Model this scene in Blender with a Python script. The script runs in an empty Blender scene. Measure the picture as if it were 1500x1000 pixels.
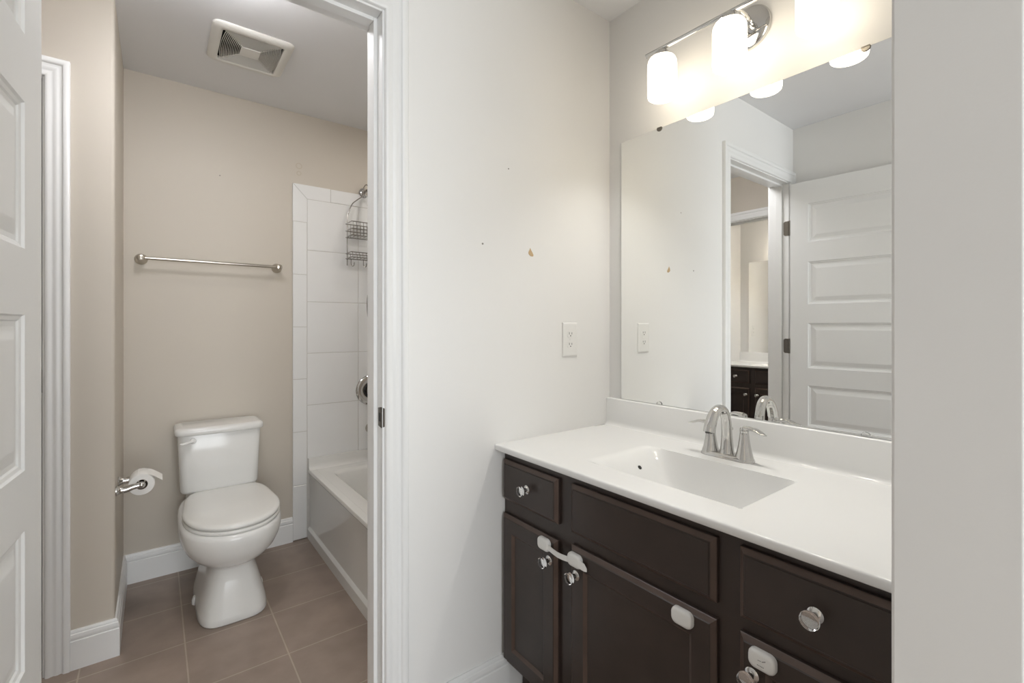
import bpy, bmesh, math, random
from mathutils import Vector, Matrix
random.seed(7)
SC = bpy.context.scene
COL = SC.collection
PI = math.pi

# ------------------------------------------------------------------ camera
PHI = math.atan2(523, 686)
cam_d = bpy.data.cameras.new('camera')
cam_d.sensor_width = 36.0
cam_d.lens = 686 / 1500 * 36
cam_d.shift_y = -22 / 1500
cam_d.clip_start = 0.02
cam = bpy.data.objects.new('camera', cam_d)
COL.objects.link(cam)
cam.location = (0, 0, 1.22)
cam.rotation_euler = (PI / 2, 0, -PHI)
SC.camera = cam
SC.view_settings.view_transform = 'Standard'
SC.view_settings.look = 'None'
SC.view_settings.gamma = 1
SC.view_settings.use_curve_mapping = False
SC.view_settings.exposure = 0.38

# ------------------------------------------------------------------ light: sky outside the window added behind the camera
W = bpy.data.worlds.new('hall_daylight')
SC.world = W
W.use_nodes = True
W.node_tree.nodes['Background'].inputs[0].default_value = (0.97, 0.985, 1.0, 1)
W.node_tree.nodes['Background'].inputs[1].default_value = 1.0
wl = bpy.data.lights.new('rear_fill_light', 'AREA')      # fill light added behind the camera, just outside the unseen window
wl.shape = 'RECTANGLE'; wl.size = 1.75; wl.size_y = 1.95
wl.energy = 54
wl.color = (.92, .97, 1.0)
wo = bpy.data.objects.new('rear_fill_light', wl)
COL.objects.link(wo)
wo.location = (.1, -2.72, 1.33)
wo.rotation_euler = (PI / 2, 0, 0)
SHADE_GLOW = 3.5       # vanity lamp glass
SHADE_GLOW_2 = 12.0
BULB_W, BULB_W2 = 5.2, 7.0   # light leaving the open lower end of each shade
CEIL_GLOW = 19.0       # flush ceiling lamp in the toilet room

# ------------------------------------------------------------------ materials
def lin(c):
    r = []
    for v in c:
        v /= 255
        r.append(v / 12.92 if v <= .04045 else ((v + .055) / 1.055) ** 2.4)
    return (r[0], r[1], r[2], 1)

def mat(name, rgb, rough=.5, metal=0, noise=0.0, nscale=8, bump=0.0, bscale=60, spec=.5, **kw):
    m = bpy.data.materials.new(name)
    m.use_nodes = True
    nt = m.node_tree
    b = nt.nodes['Principled BSDF']
    b.inputs['Base Color'].default_value = lin(rgb)
    b.inputs['Roughness'].default_value = rough
    b.inputs['Metallic'].default_value = metal
    b.inputs['Specular IOR Level'].default_value = spec
    for k, v in kw.items():
        b.inputs[k.replace('_', ' ')].default_value = v
    if noise or bump:
        tc = nt.nodes.new('ShaderNodeTexCoord')
    if noise:
        n = nt.nodes.new('ShaderNodeTexNoise')
        n.inputs['Scale'].default_value = nscale
        n.inputs['Detail'].default_value = 5
        nt.links.new(tc.outputs['Object'], n.inputs['Vector'])
        cr = nt.nodes.new('ShaderNodeValToRGB')
        c = lin(rgb)
        cr.color_ramp.elements[0].position = .3
        cr.color_ramp.elements[1].position = .7
        cr.color_ramp.elements[0].color = tuple(max(0, x * (1 - noise)) for x in c[:3]) + (1,)
        cr.color_ramp.elements[1].color = tuple(min(1, x * (1 + noise)) for x in c[:3]) + (1,)
        nt.links.new(n.outputs['Fac'], cr.inputs['Fac'])
        nt.links.new(cr.outputs['Color'], b.inputs['Base Color'])
    if bump:
        n2 = nt.nodes.new('ShaderNodeTexNoise')
        n2.inputs['Scale'].default_value = bscale
        n2.inputs['Detail'].default_value = 3
        nt.links.new(tc.outputs['Object'], n2.inputs['Vector'])
        bp = nt.nodes.new('ShaderNodeBump')
        bp.inputs['Strength'].default_value = bump
        bp.inputs['Distance'].default_value = .002
        nt.links.new(n2.outputs['Fac'], bp.inputs['Height'])
        nt.links.new(bp.outputs['Normal'], b.inputs['Normal'])
    return m

def glow(name, rgb, strength, face_rgb=(250, 248, 240)):
    m = mat(name, face_rgb, .25)
    b = m.node_tree.nodes['Principled BSDF']
    b.inputs['Emission Color'].default_value = lin(rgb)
    b.inputs['Emission Strength'].default_value = strength
    return m

M = {}
M['white_wall'] = mat('white_wall_paint', (232, 231, 229), .55, noise=.008, nscale=2, bump=.05, bscale=180, spec=.3)
M['beige_wall'] = mat('beige_wall_paint', (202, 194, 182), .5, noise=.01, nscale=2, bump=.05, bscale=180, spec=.35)
M['ceiling'] = mat('ceiling_paint', (232, 232, 233), .8, noise=.008, nscale=3, bump=.06, bscale=140, spec=.2)
M['trim'] = mat('white_trim_enamel', (235, 235, 234), .32, noise=.006, nscale=5)
M['door'] = mat('white_door_enamel', (232, 232, 231), .38, noise=.006, nscale=4)
M['tile'] = mat('white_glazed_tile', (235, 235, 234), .16, noise=.01, nscale=5)
M['grout'] = mat('pale_grout', (205, 202, 197), .8, noise=.03, nscale=40)
M['porcelain'] = mat('white_porcelain', (232, 231, 228), .15, noise=.004, nscale=3)
M['seat'] = mat('white_seat_plastic', (231, 230, 226), .24, noise=.004, nscale=3)
M['acrylic'] = mat('white_tub_enamel', (229, 228, 224), .12, noise=.004, nscale=3)
M['counter'] = mat('white_cultured_marble', (238, 238, 237), .13, noise=.006, nscale=6)
M['espresso'] = mat('espresso_wood', (56, 46, 41), .36, noise=.16, nscale=9, bump=.04, bscale=70)
M['espresso_edge'] = mat('worn_espresso_edge', (84, 68, 60), .38, noise=.18, nscale=14)
M['chrome'] = mat('polished_chrome', (206, 205, 203), .06, 1, noise=.01, nscale=4)
M['nickel'] = mat('satin_nickel', (190, 184, 174), .24, 1, noise=.02, nscale=12)
M['dark_nickel'] = mat('aged_nickel', (122, 117, 110), .38, 1, noise=.05, nscale=30)
M['wire'] = mat('wire_chrome', (150, 146, 141), .22, 1, noise=.02, nscale=20)
M['mirror'] = mat('mirror_silver', (252, 253, 252), .0, 1)
M['mirror_edge'] = mat('mirror_glass_edge', (74, 78, 76), .3)
M['clear'] = mat('clear_acrylic', (250, 250, 250), .02, Transmission_Weight=1.0, IOR=1.49)
M['plastic'] = mat('white_plastic', (232, 231, 228), .35, noise=.006, nscale=6)
M['grey_plastic'] = mat('grey_mark', (120, 119, 117), .5, noise=.03, nscale=30)
M['fan'] = mat('off_white_fan_plastic', (226, 224, 218), .42, noise=.01, nscale=6)
M['dark'] = mat('dark_hollow', (26, 25, 24), .8, noise=.05, nscale=10)
M['paper'] = mat('toilet_tissue', (238, 236, 232), .9, noise=.012, nscale=60, bump=.2, bscale=250)
M['chip'] = mat('bare_drywall_paper', (192, 166, 130), .9, noise=.07, nscale=90)
M['core'] = mat('cardboard_core', (118, 104, 88), .9, noise=.05, nscale=60)
M['scuff'] = mat('wall_scuff', (140, 136, 130), .9, noise=.05, nscale=90)
M['faint'] = mat('faint_adhesive', (192, 181, 163), .3, noise=.03, nscale=60)
M['black'] = mat('black_slot', (38, 37, 36), .6, noise=.03, nscale=30)
M['shade'] = glow('lit_opal_glass', (255, 242, 220), SHADE_GLOW)
M['shade_open'] = glow('lit_bulb', (255, 246, 232), SHADE_GLOW * 1.6)
M['shade2'] = glow('lit_opal_glass_far', (255, 243, 226), SHADE_GLOW_2)
M['diffuser'] = glow('lit_ceiling_diffuser', (252, 252, 255), CEIL_GLOW)

M['lens'] = glow('lit_recessed_lens', (255, 249, 240), 55.0)

def floor_material():
    m = bpy.data.materials.new('taupe_floor_tile')
    m.use_nodes = True
    nt = m.node_tree
    b = nt.nodes['Principled BSDF']
    b.inputs['Roughness'].default_value = .42
    geo = nt.nodes.new('ShaderNodeNewGeometry')
    mp = nt.nodes.new('ShaderNodeMapping')
    mp.inputs['Location'].default_value = (-(.092 - .305 * 40), -(2.2 - .305 * 40), 0)
    nt.links.new(geo.outputs['Position'], mp.inputs['Vector'])
    br = nt.nodes.new('ShaderNodeTexBrick')
    br.offset = 0
    br.squash = 1
    br.inputs['Scale'].default_value = 1
    br.inputs['Mortar Size'].default_value = .0026
    br.inputs['Mortar Smooth'].default_value = .1
    br.inputs['Bias'].default_value = 0
    br.inputs['Brick Width'].default_value = .305
    br.inputs['Row Height'].default_value = .305
    br.inputs['Color1'].default_value = lin((148, 133, 122))
    br.inputs['Color2'].default_value = lin((153, 137, 126))
    br.inputs['Mortar'].default_value = lin((176, 162, 148))
    nt.links.new(mp.outputs['Vector'], br.inputs['Vector'])
    n = nt.nodes.new('ShaderNodeTexNoise')
    n.inputs['Scale'].default_value = 9
    n.inputs['Detail'].default_value = 8
    nt.links.new(geo.outputs['Position'], n.inputs['Vector'])
    mx = nt.nodes.new('ShaderNodeMix')
    mx.data_type = 'RGBA'
    mx.blend_type = 'OVERLAY'
    mx.inputs[0].default_value = .28
    nt.links.new(br.outputs['Color'], mx.inputs[6])
    nt.links.new(n.outputs['Fac'], mx.inputs[7])
    nt.links.new(mx.outputs[2], b.inputs['Base Color'])
    bp = nt.nodes.new('ShaderNodeBump')
    bp.inputs['Strength'].default_value = .35
    bp.inputs['Distance'].default_value = .0015
    bp.invert = True
    nt.links.new(br.outputs['Fac'], bp.inputs['Height'])
    nt.links.new(bp.outputs['Normal'], b.inputs['Normal'])
    return m
M['floor'] = floor_material()

# ------------------------------------------------------------------ object helpers
WLOC = {}
def link(name, bm, mats, parent=None, smooth=0.0, bevel=0.0, seg=2, origin=None, subd=0, angle=35):
    """one bmesh -> ONE mesh object with its origin at the middle of its foot"""
    bmesh.ops.remove_doubles(bm, verts=bm.verts, dist=1e-6)
    bmesh.ops.recalc_face_normals(bm, faces=bm.faces)
    if origin is None:
        xs = [v.co.x for v in bm.verts]; ys = [v.co.y for v in bm.verts]; zs = [v.co.z for v in bm.verts]
        origin = Vector(((min(xs) + max(xs)) / 2, (min(ys) + max(ys)) / 2, min(zs)))
    origin = Vector(origin)
    bmesh.ops.translate(bm, verts=bm.verts, vec=-origin)
    me = bpy.data.meshes.new(name)
    if smooth:
        for f in bm.faces: f.smooth = True
        for e in bm.edges:
            if len(e.link_faces) == 2 and e.calc_face_angle(0) > math.radians(angle): e.smooth = False
    bm.to_mesh(me); bm.free()
    o = bpy.data.objects.new(name, me)
    for m in (mats if isinstance(mats, (list, tuple)) else [mats]): me.materials.append(m)
    COL.objects.link(o)
    if parent is not None:
        o.parent = parent
        o.location = origin - WLOC[parent.name]
    else:
        o.location = origin
    WLOC[o.name] = origin
    if bevel:
        md = o.modifiers.new('bevel', 'BEVEL')
        md.width = bevel; md.segments = seg; md.limit_method = 'ANGLE'; md.angle_limit = math.radians(40)
        for p in me.polygons: p.use_smooth = True
        md.harden_normals = True
    if subd:
        sd = o.modifiers.new('subd', 'SUBSURF'); sd.levels = subd; sd.render_levels = subd
    return o

def thing(name, loc, label, cat, group=None):
    o = bpy.data.objects.new(name, None)
    o.empty_display_size = .05
    COL.objects.link(o)
    o.location = loc
    WLOC[o.name] = Vector(loc)
    return tag(o, label, cat, group)

def tag(o, label=None, cat=None, group=None, kind=None):
    if label: o['label'] = label
    if cat: o['category'] = cat
    if group: o['group'] = group
    if kind: o['kind'] = kind
    return o

def struct(o, label=None, cat=None):
    return tag(o, label, cat, None, 'structure')

def B(): return bmesh.new()

def box(bm, a, b, mi=0):
    (x0, y0, z0), (x1, y1, z1) = a, b
    vs = [bm.verts.new(p) for p in ((x0,y0,z0),(x1,y0,z0),(x1,y1,z0),(x0,y1,z0),(x0,y0,z1),(x1,y0,z1),(x1,y1,z1),(x0,y1,z1))]
    for f in ((0,1,2,3),(4,5,6,7),(0,1,5,4),(1,2,6,5),(2,3,7,6),(3,0,4,7)):
        bm.faces.new([vs[i] for i in f]).material_index = mi
    return bm

def bbox(bm, a, b, r, mi=0):
    """box with chamfered edges, added to bm (several tiles / ribs in one mesh)"""
    t = B(); box(t, a, b)
    bmesh.ops.bevel(t, geom=t.edges[:], offset=r, segments=2, affect='EDGES', profile=.5)
    merge(bm, t, mi)

def merge(bm, t, mi=0):
    mp = {v: bm.verts.new(v.co) for v in t.verts}
    for f in t.faces:
        try: bm.faces.new([mp[v] for v in f.verts]).material_index = mi
        except ValueError: pass
    t.free()

def loft(bm, rings, cap=(True, True), mi=0, closed=True):
    vr = [[bm.verts.new(p) for p in r] for r in rings]
    n = len(vr[0])
    for a, b in zip(vr[:-1], vr[1:]):
        for i in range(n if closed else n - 1):
            j = (i + 1) % n
            bm.faces.new((a[i], a[j], b[j], b[i])).material_index = mi
    if cap[0]: bm.faces.new(vr[0]).material_index = mi
    if cap[1]: bm.faces.new(vr[-1]).material_index = mi
    return bm

def smooth_path(pts, n=6):
    pts = [Vector(p) for p in pts]
    if len(pts) < 3: return pts
    out = []
    P = [pts[0] * 2 - pts[1]] + pts + [pts[-1] * 2 - pts[-2]]
    for i in range(1, len(P) - 2):
        a, b, c, d = P[i-1:i+3]
        for k in range(n):
            t = k / n
            out.append(.5 * ((2*b) + (c-a)*t + (2*a-5*b+4*c-d)*t*t + (3*b-a-3*c+d)*t**3))
    out.append(pts[-1])
    return out

def interp(vals, n):
    m = len(vals) - 1
    r = []
    for k in range(n):
        x = k / (n - 1) * m
        i = min(int(x), m - 1)
        r.append(vals[i] + (vals[i+1] - vals[i]) * (x - i))
    return r

def tube(bm, pts, rad, seg=12, smooth=True, n=6, flat=1.0, up=None, mi=0, cyclic=False):
    """round bar along a path; flat < 1 squashes it along its second axis"""
    P = smooth_path(pts, n) if smooth else [Vector(p) for p in pts]
    R = interp(rad, len(P)) if isinstance(rad, (list, tuple)) else [rad] * len(P)
    Fl = interp(flat, len(P)) if isinstance(flat, (list, tuple)) else [flat] * len(P)
    T = []
    for i in range(len(P)):
        if cyclic: t = P[(i+1) % len(P)] - P[i-1]
        else: t = P[min(i+1, len(P)-1)] - P[max(i-1, 0)]
        T.append(t.normalized())
    ref = Vector(up) if up else (Vector((0,0,1)) if abs(T[0].z) < .9 else Vector((1,0,0)))
    N = (ref - T[0] * ref.dot(T[0])).normalized()
    rings = []
    for p, t, r, fl in zip(P, T, R, Fl):
        N = (N - t * N.dot(t)).normalized()
        Bn = t.cross(N)
        rings.append([p + (N * math.cos(a) * fl + Bn * math.sin(a)) * r for a in [2*PI*k/seg for k in range(seg)]])
    if cyclic: rings.append(rings[0]); return loft(bm, rings, (False, False), mi)
    return loft(bm, rings, mi=mi)

def lathe(bm, prof, origin, axis='z', seg=32, sign=1, mi=0, caps=(True, True)):
    """prof: list of (radius, height along axis)"""
    o = Vector(origin)
    rings = []
    for r, h in prof:
        ring = []
        r = max(r, 1e-4)
        for k in range(seg):
            a = 2*PI*k/seg
            c, s = r*math.cos(a), r*math.sin(a)
            h_ = h * sign
            ring.append(o + Vector({'z': (c, s, h_), 'x': (h_, c, s), 'y': (c, h_, s)}[axis]))
        rings.append(ring)
    return loft(bm, rings, caps, mi)

def superring(cx, yc, hx, yf, yb, z, nf=2.2, nb=3, seg=48):
    """egg-like plan outline: front half towards -Y, back half towards +Y"""
    r = []
    for k in range(seg):
        a = 2*PI*k/seg
        c, s = math.cos(a), math.sin(a)
        n = nf if s < 0 else nb
        x = hx * math.copysign(abs(c) ** (2/n), c)
        y = (yc - yf if s < 0 else yb - yc) * math.copysign(abs(s) ** (2/n), s)
        r.append((cx + x, yc + y, z))
    return r

def rrect(x0, x1, y0, y1, z, r, k=6):
    pts = []
    for cx, cy, a0 in ((x1-r, y1-r, 0), (x0+r, y1-r, PI/2), (x0+r, y0+r, PI), (x1-r, y0+r, 1.5*PI)):
        for i in range(k+1):
            a = a0 + PI/2*i/k
            pts.append((cx + r*math.cos(a), cy + r*math.sin(a), z))
    return pts

CASING = [(0,0),(0,.008),(.003,.0115),(.010,.0135),(.017,.0105),(.023,.009),(.028,.0120),(.035,.0125),(.040,.0095),(.045,.0105),(.048,.0165),(.051,.0180),(.064,.0180),(.066,.0160),(.066,0)]
def casing(bm, fn, s0, s1, z1):
    """three-sided mitred door casing; fn(s, z, t) -> world"""
    rings = []
    for path in range(4):
        ring = []
        for w, t in CASING:
            s, z = ((s0-w, 0), (s0-w, z1+w), (s1+w, z1+w), (s1+w, 0))[path]
            ring.append(fn(s, z, t))
        rings.append(ring)
    return loft(bm, rings)

BASE = [(0,.138),(.005,.138),(.0075,.1345),(.0085,.129),(.0085,.1265),(.0115,.124),(.0125,.116),(.013,.108),(.0115,.1055),(.0115,.1035),(.0145,.101),(.0145,0),(0,0)]
def baseboard(bm, pts, side=1):
    """moulded skirting along a floor polyline; side=+1 puts the thickness on the left of travel"""
    P = [Vector((p[0], p[1])) for p in pts]
    rings = []
    for i, p in enumerate(P):
        d0 = (P[i] - P[i-1]).normalized() if i else (P[1]-P[0]).normalized()
        d1 = (P[i+1] - P[i]).normalized() if i < len(P)-1 else d0
        n0 = Vector((-d0.y, d0.x)) * side; n1 = Vector((-d1.y, d1.x)) * side
        mtr = (n0 + n1); mtr = mtr / (1 + n0.dot(n1))
        rings.append([(p.x + mtr.x*t, p.y + mtr.y*t, z) for t, z in BASE])
    return loft(bm, rings)

# ------------------------------------------------------------------ the place: measured planes
YP, TW = 1.255, .115          # partition plane (vanity side) and its thickness
XM = 1.449                    # vanity wall
YB = 2.874                    # back wall of the toilet room
ZC = 2.44
XJ0, XJ1, ZJ = -.207, .503, 2.096   # faces of the partition door jamb
XL = -.90                     # left wall of the toilet room
YC = 2.279                    # closet wall, faces the camera
XB = -.1185                   # side of the closet bump
XR2, YR2 = -2.33, 2.62        # second vanity room

# floor / ceilings
bm = B(); box(bm, (-2.6, -2.9, -.1), (2.2, 3.1, 0)); struct(link('floor', bm, M['floor']))
bm = B(); box(bm, (-2.6, -2.72, ZC), (2.2, 3.1, ZC+.1)); struct(link('ceiling', bm, M['ceiling']))
# partition: white on the vanity side, beige skin on the toilet side
bm = B()
yb = YP + TW
for a, b in (((XJ1+.019, YP, 0), (XM, yb, ZC)), ((-.265, YP, 0), (XJ0-.019, yb, ZC)), ((XJ0-.019, YP, ZJ+.019), (XJ1+.019, yb, ZC)), ((XL, YP, 0), (-.265, yb, ZC))):
    box(bm, a, b)
bm.faces.ensure_lookup_table()
for f in bm.faces:
    if f.calc_center_median().y > yb - 1e-4: f.material_index = 1
WP = struct(link('wall_partition', bm, [M['white_wall'], M['beige_wall']]))
bm = B(); box(bm, (XM, .171, 0), (XM+.115, YP, ZC)); struct(link('wall_vanity', bm, M['white_wall']))
bm = B(); box(bm, (XM, YP, 0), (XM+.115, YB+.115, ZC)); struct(link('wall_tub', bm, M['beige_wall']))
bm = B(); box(bm, (-.38, .061, 0), (-.265, YP, ZC)); struct(link('wall_left', bm, M['white_wall']))
# the room behind the camera: plain walls and an unseen window added to light the vanity alcove
HY0 = -2.6
bm = B(); box(bm, (-1.715, HY0, 0), (-1.6, .061, ZC)); struct(link('wall_hall_left', bm, M['beige_wall']))
bm = B(); box(bm, (2.0, HY0, 0), (2.115, .061, ZC)); struct(link('wall_hall_right', bm, M['beige_wall']))
bm = B(); box(bm, (XM, .061, 0), (2.0, .171, ZC)); struct(link('wall_hall_near', bm, M['white_wall']))
bm = B(); box(bm, (-1.6, .061, 0), (-.38, .085, ZC)); struct(link('wall_hall_side', bm, M['beige_wall']))
bm = B()
for a, b in (((-1.715, HY0-.115, 0), (-.78, HY0, ZC)), ((.98, HY0-.115, 0), (2.115, HY0, ZC)), ((-.78, HY0-.115, 0), (.98, HY0, .36)), ((-.78, HY0-.115, 2.3), (.98, HY0, ZC))): box(bm, a, b)
struct(link('wall_window', bm, M['white_wall']))
bm = B()
for a, b in (((-.78, HY0-.06, .36), (.98, HY0-.02, .40)), ((-.78, HY0-.06, 2.26), (.98, HY0-.02, 2.3)), ((-.78, HY0-.06, .40), (-.74, HY0-.02, 2.26)), ((.94, HY0-.06, .40), (.98, HY0-.02, 2.26)), ((.085, HY0-.05, .40), (.115, HY0-.025, 2.26))): box(bm, a, b)
struct(link('added_window_1', bm, M['trim']))  # unseen window, added as the source of the fill light
bm = B(); box(bm, (.70, .061, 0), (XM, .171, ZC)); struct(link('wall_right', bm, M['white_wall'], bevel=.004))
bm = B(); box(bm, (XB, YB, 0), (XM, YB+.115, ZC)); WB = struct(link('wall_back', bm, M['beige_wall']))
# closet walls (bump) with a door opening in the front
CX0, CX1, CZ = -.83, -.311, 2.083
bm = B()
o = [(XL, 0), (CX0-.019, 0), (CX0-.019, CZ+.019), (CX1+.019, CZ+.019), (CX1+.019, 0), (XB, 0), (XB, ZC), (XL, ZC)]
loft(bm, [[(x, YC, z) for x, z in o], [(x, YC+.115, z) for x, z in o]])
bmesh.ops.recalc_face_normals(bm, faces=bm.faces)
ed = [e for e in bm.edges if all(abs(v.co.x-XB) < 1e-5 and abs(v.co.y-YC) < 1e-5 for v in e.verts)]
bmesh.ops.bevel(bm, geom=ed, offset=.012, segments=5, affect='EDGES', profile=.5)
t = B(); box(t, (XB-.10, YC+.115, 0), (XB, YB+.115, ZC)); merge(bm, t)
struct(link('wall_closet', bm, M['beige_wall'], smooth=1, angle=30))
# left wall of the toilet room with a doorway to the second vanity room
DY0, DY1, DZ = 1.46, 2.13, 2.075
bm = B()
for a, b in (((XL-TW, .2, 0), (XL, DY0-.019, ZC)), ((XL-TW, DY1+.019, 0), (XL, YR2, ZC)), ((XL-TW, DY0-.019, DZ+.019), (XL, DY1+.019, ZC))): box(bm, a, b)
bm.faces.ensure_lookup_table()
for f in bm.faces:
    if f.calc_center_median().x > XL - 1e-4: f.material_index = 1
struct(link('wall_toilet_left', bm, [M['white_wall'], M['beige_wall']]))
bm = B(); box(bm, (XR2-.115, .2, 0), (XR2, YR2, ZC)); struct(link('wall_far_vanity', bm, M['white_wall']))
bm = B(); box(bm, (XR2-.115, YR2, 0), (XL, YR2+.115, ZC)); struct(link('wall_far_end', bm, M['white_wall']))
bm = B(); box(bm, (XR2-.115, .085, 0), (XL-.0, .2, ZC)); struct(link('wall_far_near', bm, M['white_wall']))

# wall marks on the partition and back wall
def mark(name, x, y, z, outline, m, parent, t=.0012):
    bm = B()
    loft(bm, [[(x+a, y, z+b) for a, b in outline], [(x+a, y-t, z+b) for a, b in outline]])
    return link(name, bm, m, parent)
drop = [(-.001,.016),(.003,.009),(.009,.001),(.0135,-.007),(.0115,-.012),(.004,-.0125),(-.004,-.009),(-.009,-.003),(-.008,.004),(-.004,.009)]
halo = [(a*1.9, b*1.7) for a, b in drop]
tag(mark('paint_chip', 1.037, YP, 1.476, drop, M['chip'], WP, .0009), 'tan teardrop of bare drywall paper where paint peeled')
dot = [(.0035*math.cos(a), .0035*math.sin(a)) for a in [2*PI*k/10 for k in range(10)]]
tag(mark('nail_hole', .838, YP, 1.486, [(a*1.0, b*.9) for a, b in dot], M['scuff'], WP, .0006), 'small grey nail hole beside the paint chip')
tag(mark('nail_hole', .942, YP, 1.748, [(a*.7, b*.7) for a, b in dot], M['scuff'], WP, .0006), 'small grey nail hole above the paint chip')
tag(mark('nail_hole', .27, YB, 2.009, [(a*.9, b*.9) for a, b in dot], M['scuff'], WB, .0006), 'small grey nail hole above the towel bar')

for zz, rr in ((2.139, .017), (2.097, .013)):
    bm = B()
    lathe(bm, [(rr, 0), (rr, .0005), (rr-.004, .0005), (rr-.004, 0)], (.656, YB, zz), 'y', 24, -1, caps=(False, False))
    tag(link('adhesive_mark', bm, M['faint'], WB), 'faint ring left by an old hook')

# ------------------------------------------------------------------ door frames (jambs, stops, casing)
def jamb_x(name, x0, x1, z1, y0, y1, stop_y, stop_w, n):
    """frame of an opening in a wall parallel to X"""
    bm = B()
    e, c = .0005, .001
    for a, b in (((x0-.019, y0, 0), (x0, y1, z1+.019)), ((x1, y0, 0), (x1+.019, y1, z1+.019)), ((x0+e, y0, z1), (x1-e, y1, z1+.019))): bbox(bm, a, b, c)
    w = .0105
    for a, b in (((x0-e, stop_y, 0), (x0+w, stop_y+stop_w, z1)), ((x1-w, stop_y, 0), (x1+e, stop_y+stop_w, z1)), ((x0+w+e, stop_y, z1-w), (x1-w-e, stop_y+stop_w, z1+e))): bbox(bm, a, b, c)
    return struct(link(name, bm, M['trim']))
J1 = jamb_x('trim_1', XJ0, XJ1, ZJ, YP, YP+TW, YP+.037, .036, 1)
bm = B(); casing(bm, lambda s, z, t: (s, YP-t, z), XJ0-.006, XJ1+.006, ZJ+.006); struct(link('trim_2', bm, M['trim'], smooth=1, angle=50))
bm = B(); casing(bm, lambda s, z, t: (s, YP+TW+t, z), XJ0-.006, XJ1+.006, ZJ+.006); struct(link('trim_3', bm, M['trim'], smooth=1, angle=50))
jamb_x('trim_4', CX0, CX1, CZ, YC, YC+.115, YC+.05, .03, 2)
bm = B(); casing(bm, lambda s, z, t: (s, YC-t, z), CX0-.006, CX1+.006, CZ+.006); struct(link('trim_5', bm, M['trim'], smooth=1, angle=50))
bm = B()
for a, b in (((XL-TW, DY0-.019, 0), (XL, DY0, DZ+.019)), ((XL-TW, DY1, 0), (XL, DY1+.019, DZ+.019)), ((XL-TW, DY0+.0005, DZ), (XL, DY1-.0005, DZ+.019)),
             ((XL-.075, DY0-.0005, 0), (XL-.04, DY0+.0105, DZ)), ((XL-.075, DY1-.0105, 0), (XL-.04, DY1+.0005, DZ)), ((XL-.075, DY0+.011, DZ-.0105), (XL-.04, DY1-.011, DZ+.0005))): bbox(bm, a, b, .001)
struct(link('trim_6', bm, M['trim']))
bm = B(); casing(bm, lambda s, z, t: (XL+t, s, z), DY0-.006, DY1+.006, DZ+.006); struct(link('trim_7', bm, M['trim'], smooth=1, angle=50))
bm = B(); casing(bm, lambda s, z, t: (XL-TW-t, s, z), DY0-.006, DY1+.006, DZ+.006); struct(link('trim_8', bm, M['trim'], smooth=1, angle=50))

# strike plate let into the right jamb, its lip curling over the edge
bm = B()
ring = []
prof = [(.0, .028), (.0, .006), (.001, .002), (.004, -.0015), (.009, -.0035), (.0125, -.0035)]
zc = .966
outl = [(-.029, 0), (-.029, 1), (.029, 1), (.029, 0)]
rings = []
for k, (dx, dy) in enumerate(prof):
    hh = (.025, .029, .029, .026, .024, .021)[k]
    x = XJ1 - .0012 + dx
    rings.append([(x, YP+dy, zc-hh), (x, YP+dy, zc+hh), (x+.0016, YP+dy+.0008, zc+hh), (x+.0016, YP+dy+.0008, zc-hh)])
loft(bm, rings)
st = link('strike_plate', bm, M['dark_nickel'], J1, smooth=1)
tag(st, 'grey metal strike plate')
bm = B(); box(bm, (XJ1-.002, YP+.011, zc-.012), (XJ1-.0008, YP+.021, zc+.012)); link('latch_hole', bm, M['black'], st)

# ------------------------------------------------------------------ baseboards
bm = B(); baseboard(bm, [(CX1+.0725, YC), (XB, YC), (XB, YB), (.621, YB)], side=-1); struct(link('baseboard_toilet', bm, M['trim'], smooth=1, angle=40))
bm = B(); baseboard(bm, [(.576, YP), (.935, YP)], side=-1); struct(link('baseboard_partition', bm, M['trim'], smooth=1, angle=40))
bm = B(); baseboard(bm, [(.576, YP+TW), (.70, YP+TW)], side=1); struct(link('baseboard_tub', bm, M['trim'], smooth=1, angle=40))

# ------------------------------------------------------------------ five-panel doors
def panel_door(name, width, z0, z1, panels, stile, thick, place, m):
    """place(s, t, z): s from the hinge edge, t through the thickness (0 = show face)"""
    bm = B()
    for side in (0, 1):
        def P(s, z, dep): return bm.verts.new(place(s, dep if side == 0 else thick-dep, z))
        zs = [z0]
        for a, b in panels: zs += [a, b]
        zs.append(z1)
        ss = [0, stile, width-stile, width]
        for i in range(len(zs)-1):
            for j in range(3):
                if i % 2 == 1 and j == 1: continue
                bm.faces.new([P(ss[j], zs[i], 0), P(ss[j+1], zs[i], 0), P(ss[j+1], zs[i+1], 0), P(ss[j], zs[i+1], 0)])
        for a, b in panels:
            rings = []
            for ins, dep in ((0, 0), (.003, .004), (.009, .0055), (.0115, .0085), (.020, .0085), (.040, .0030), (.043, .0026)):
                rings.append([place(s, dep if side == 0 else thick-dep, z) for s, z in ((stile+ins, a+ins), (width-stile-ins, a+ins), (width-stile-ins, b-ins), (stile+ins, b-ins))])
            loft(bm, rings, (False, True))
    c = [[place(s, t, z) for s, z in ((0, z0), (width, z0), (width, z1), (0, z1))] for t in (0, thick)]
    for i in range(4):
        j = (i+1) % 4
        bm.faces.new([bm.verts.new(p) for p in (c[0][i], c[0][j], c[1][j], c[1][i])])
    return link(name, bm, m)
ANG = math.radians(4.5)
HX, HY = -.1690, 1.232     # show-face corner at the hinge edge
dS = Vector((-math.sin(ANG), -math.cos(ANG), 0)); dT = Vector((-math.cos(ANG), math.sin(ANG), 0))
PAN = [(.27, .51), (.632, .872), (.975, 1.24), (1.352, 1.602), (1.717, 1.945)]
D1 = panel_door('door_1', .70, .012, 2.078, PAN, .094, .035, lambda s, t, z: Vector((HX, HY, z)) + dS*s + dT*t, M['door'])
struct(D1, 'white five panel door standing open at the left edge of the photo', 'door')
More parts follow.
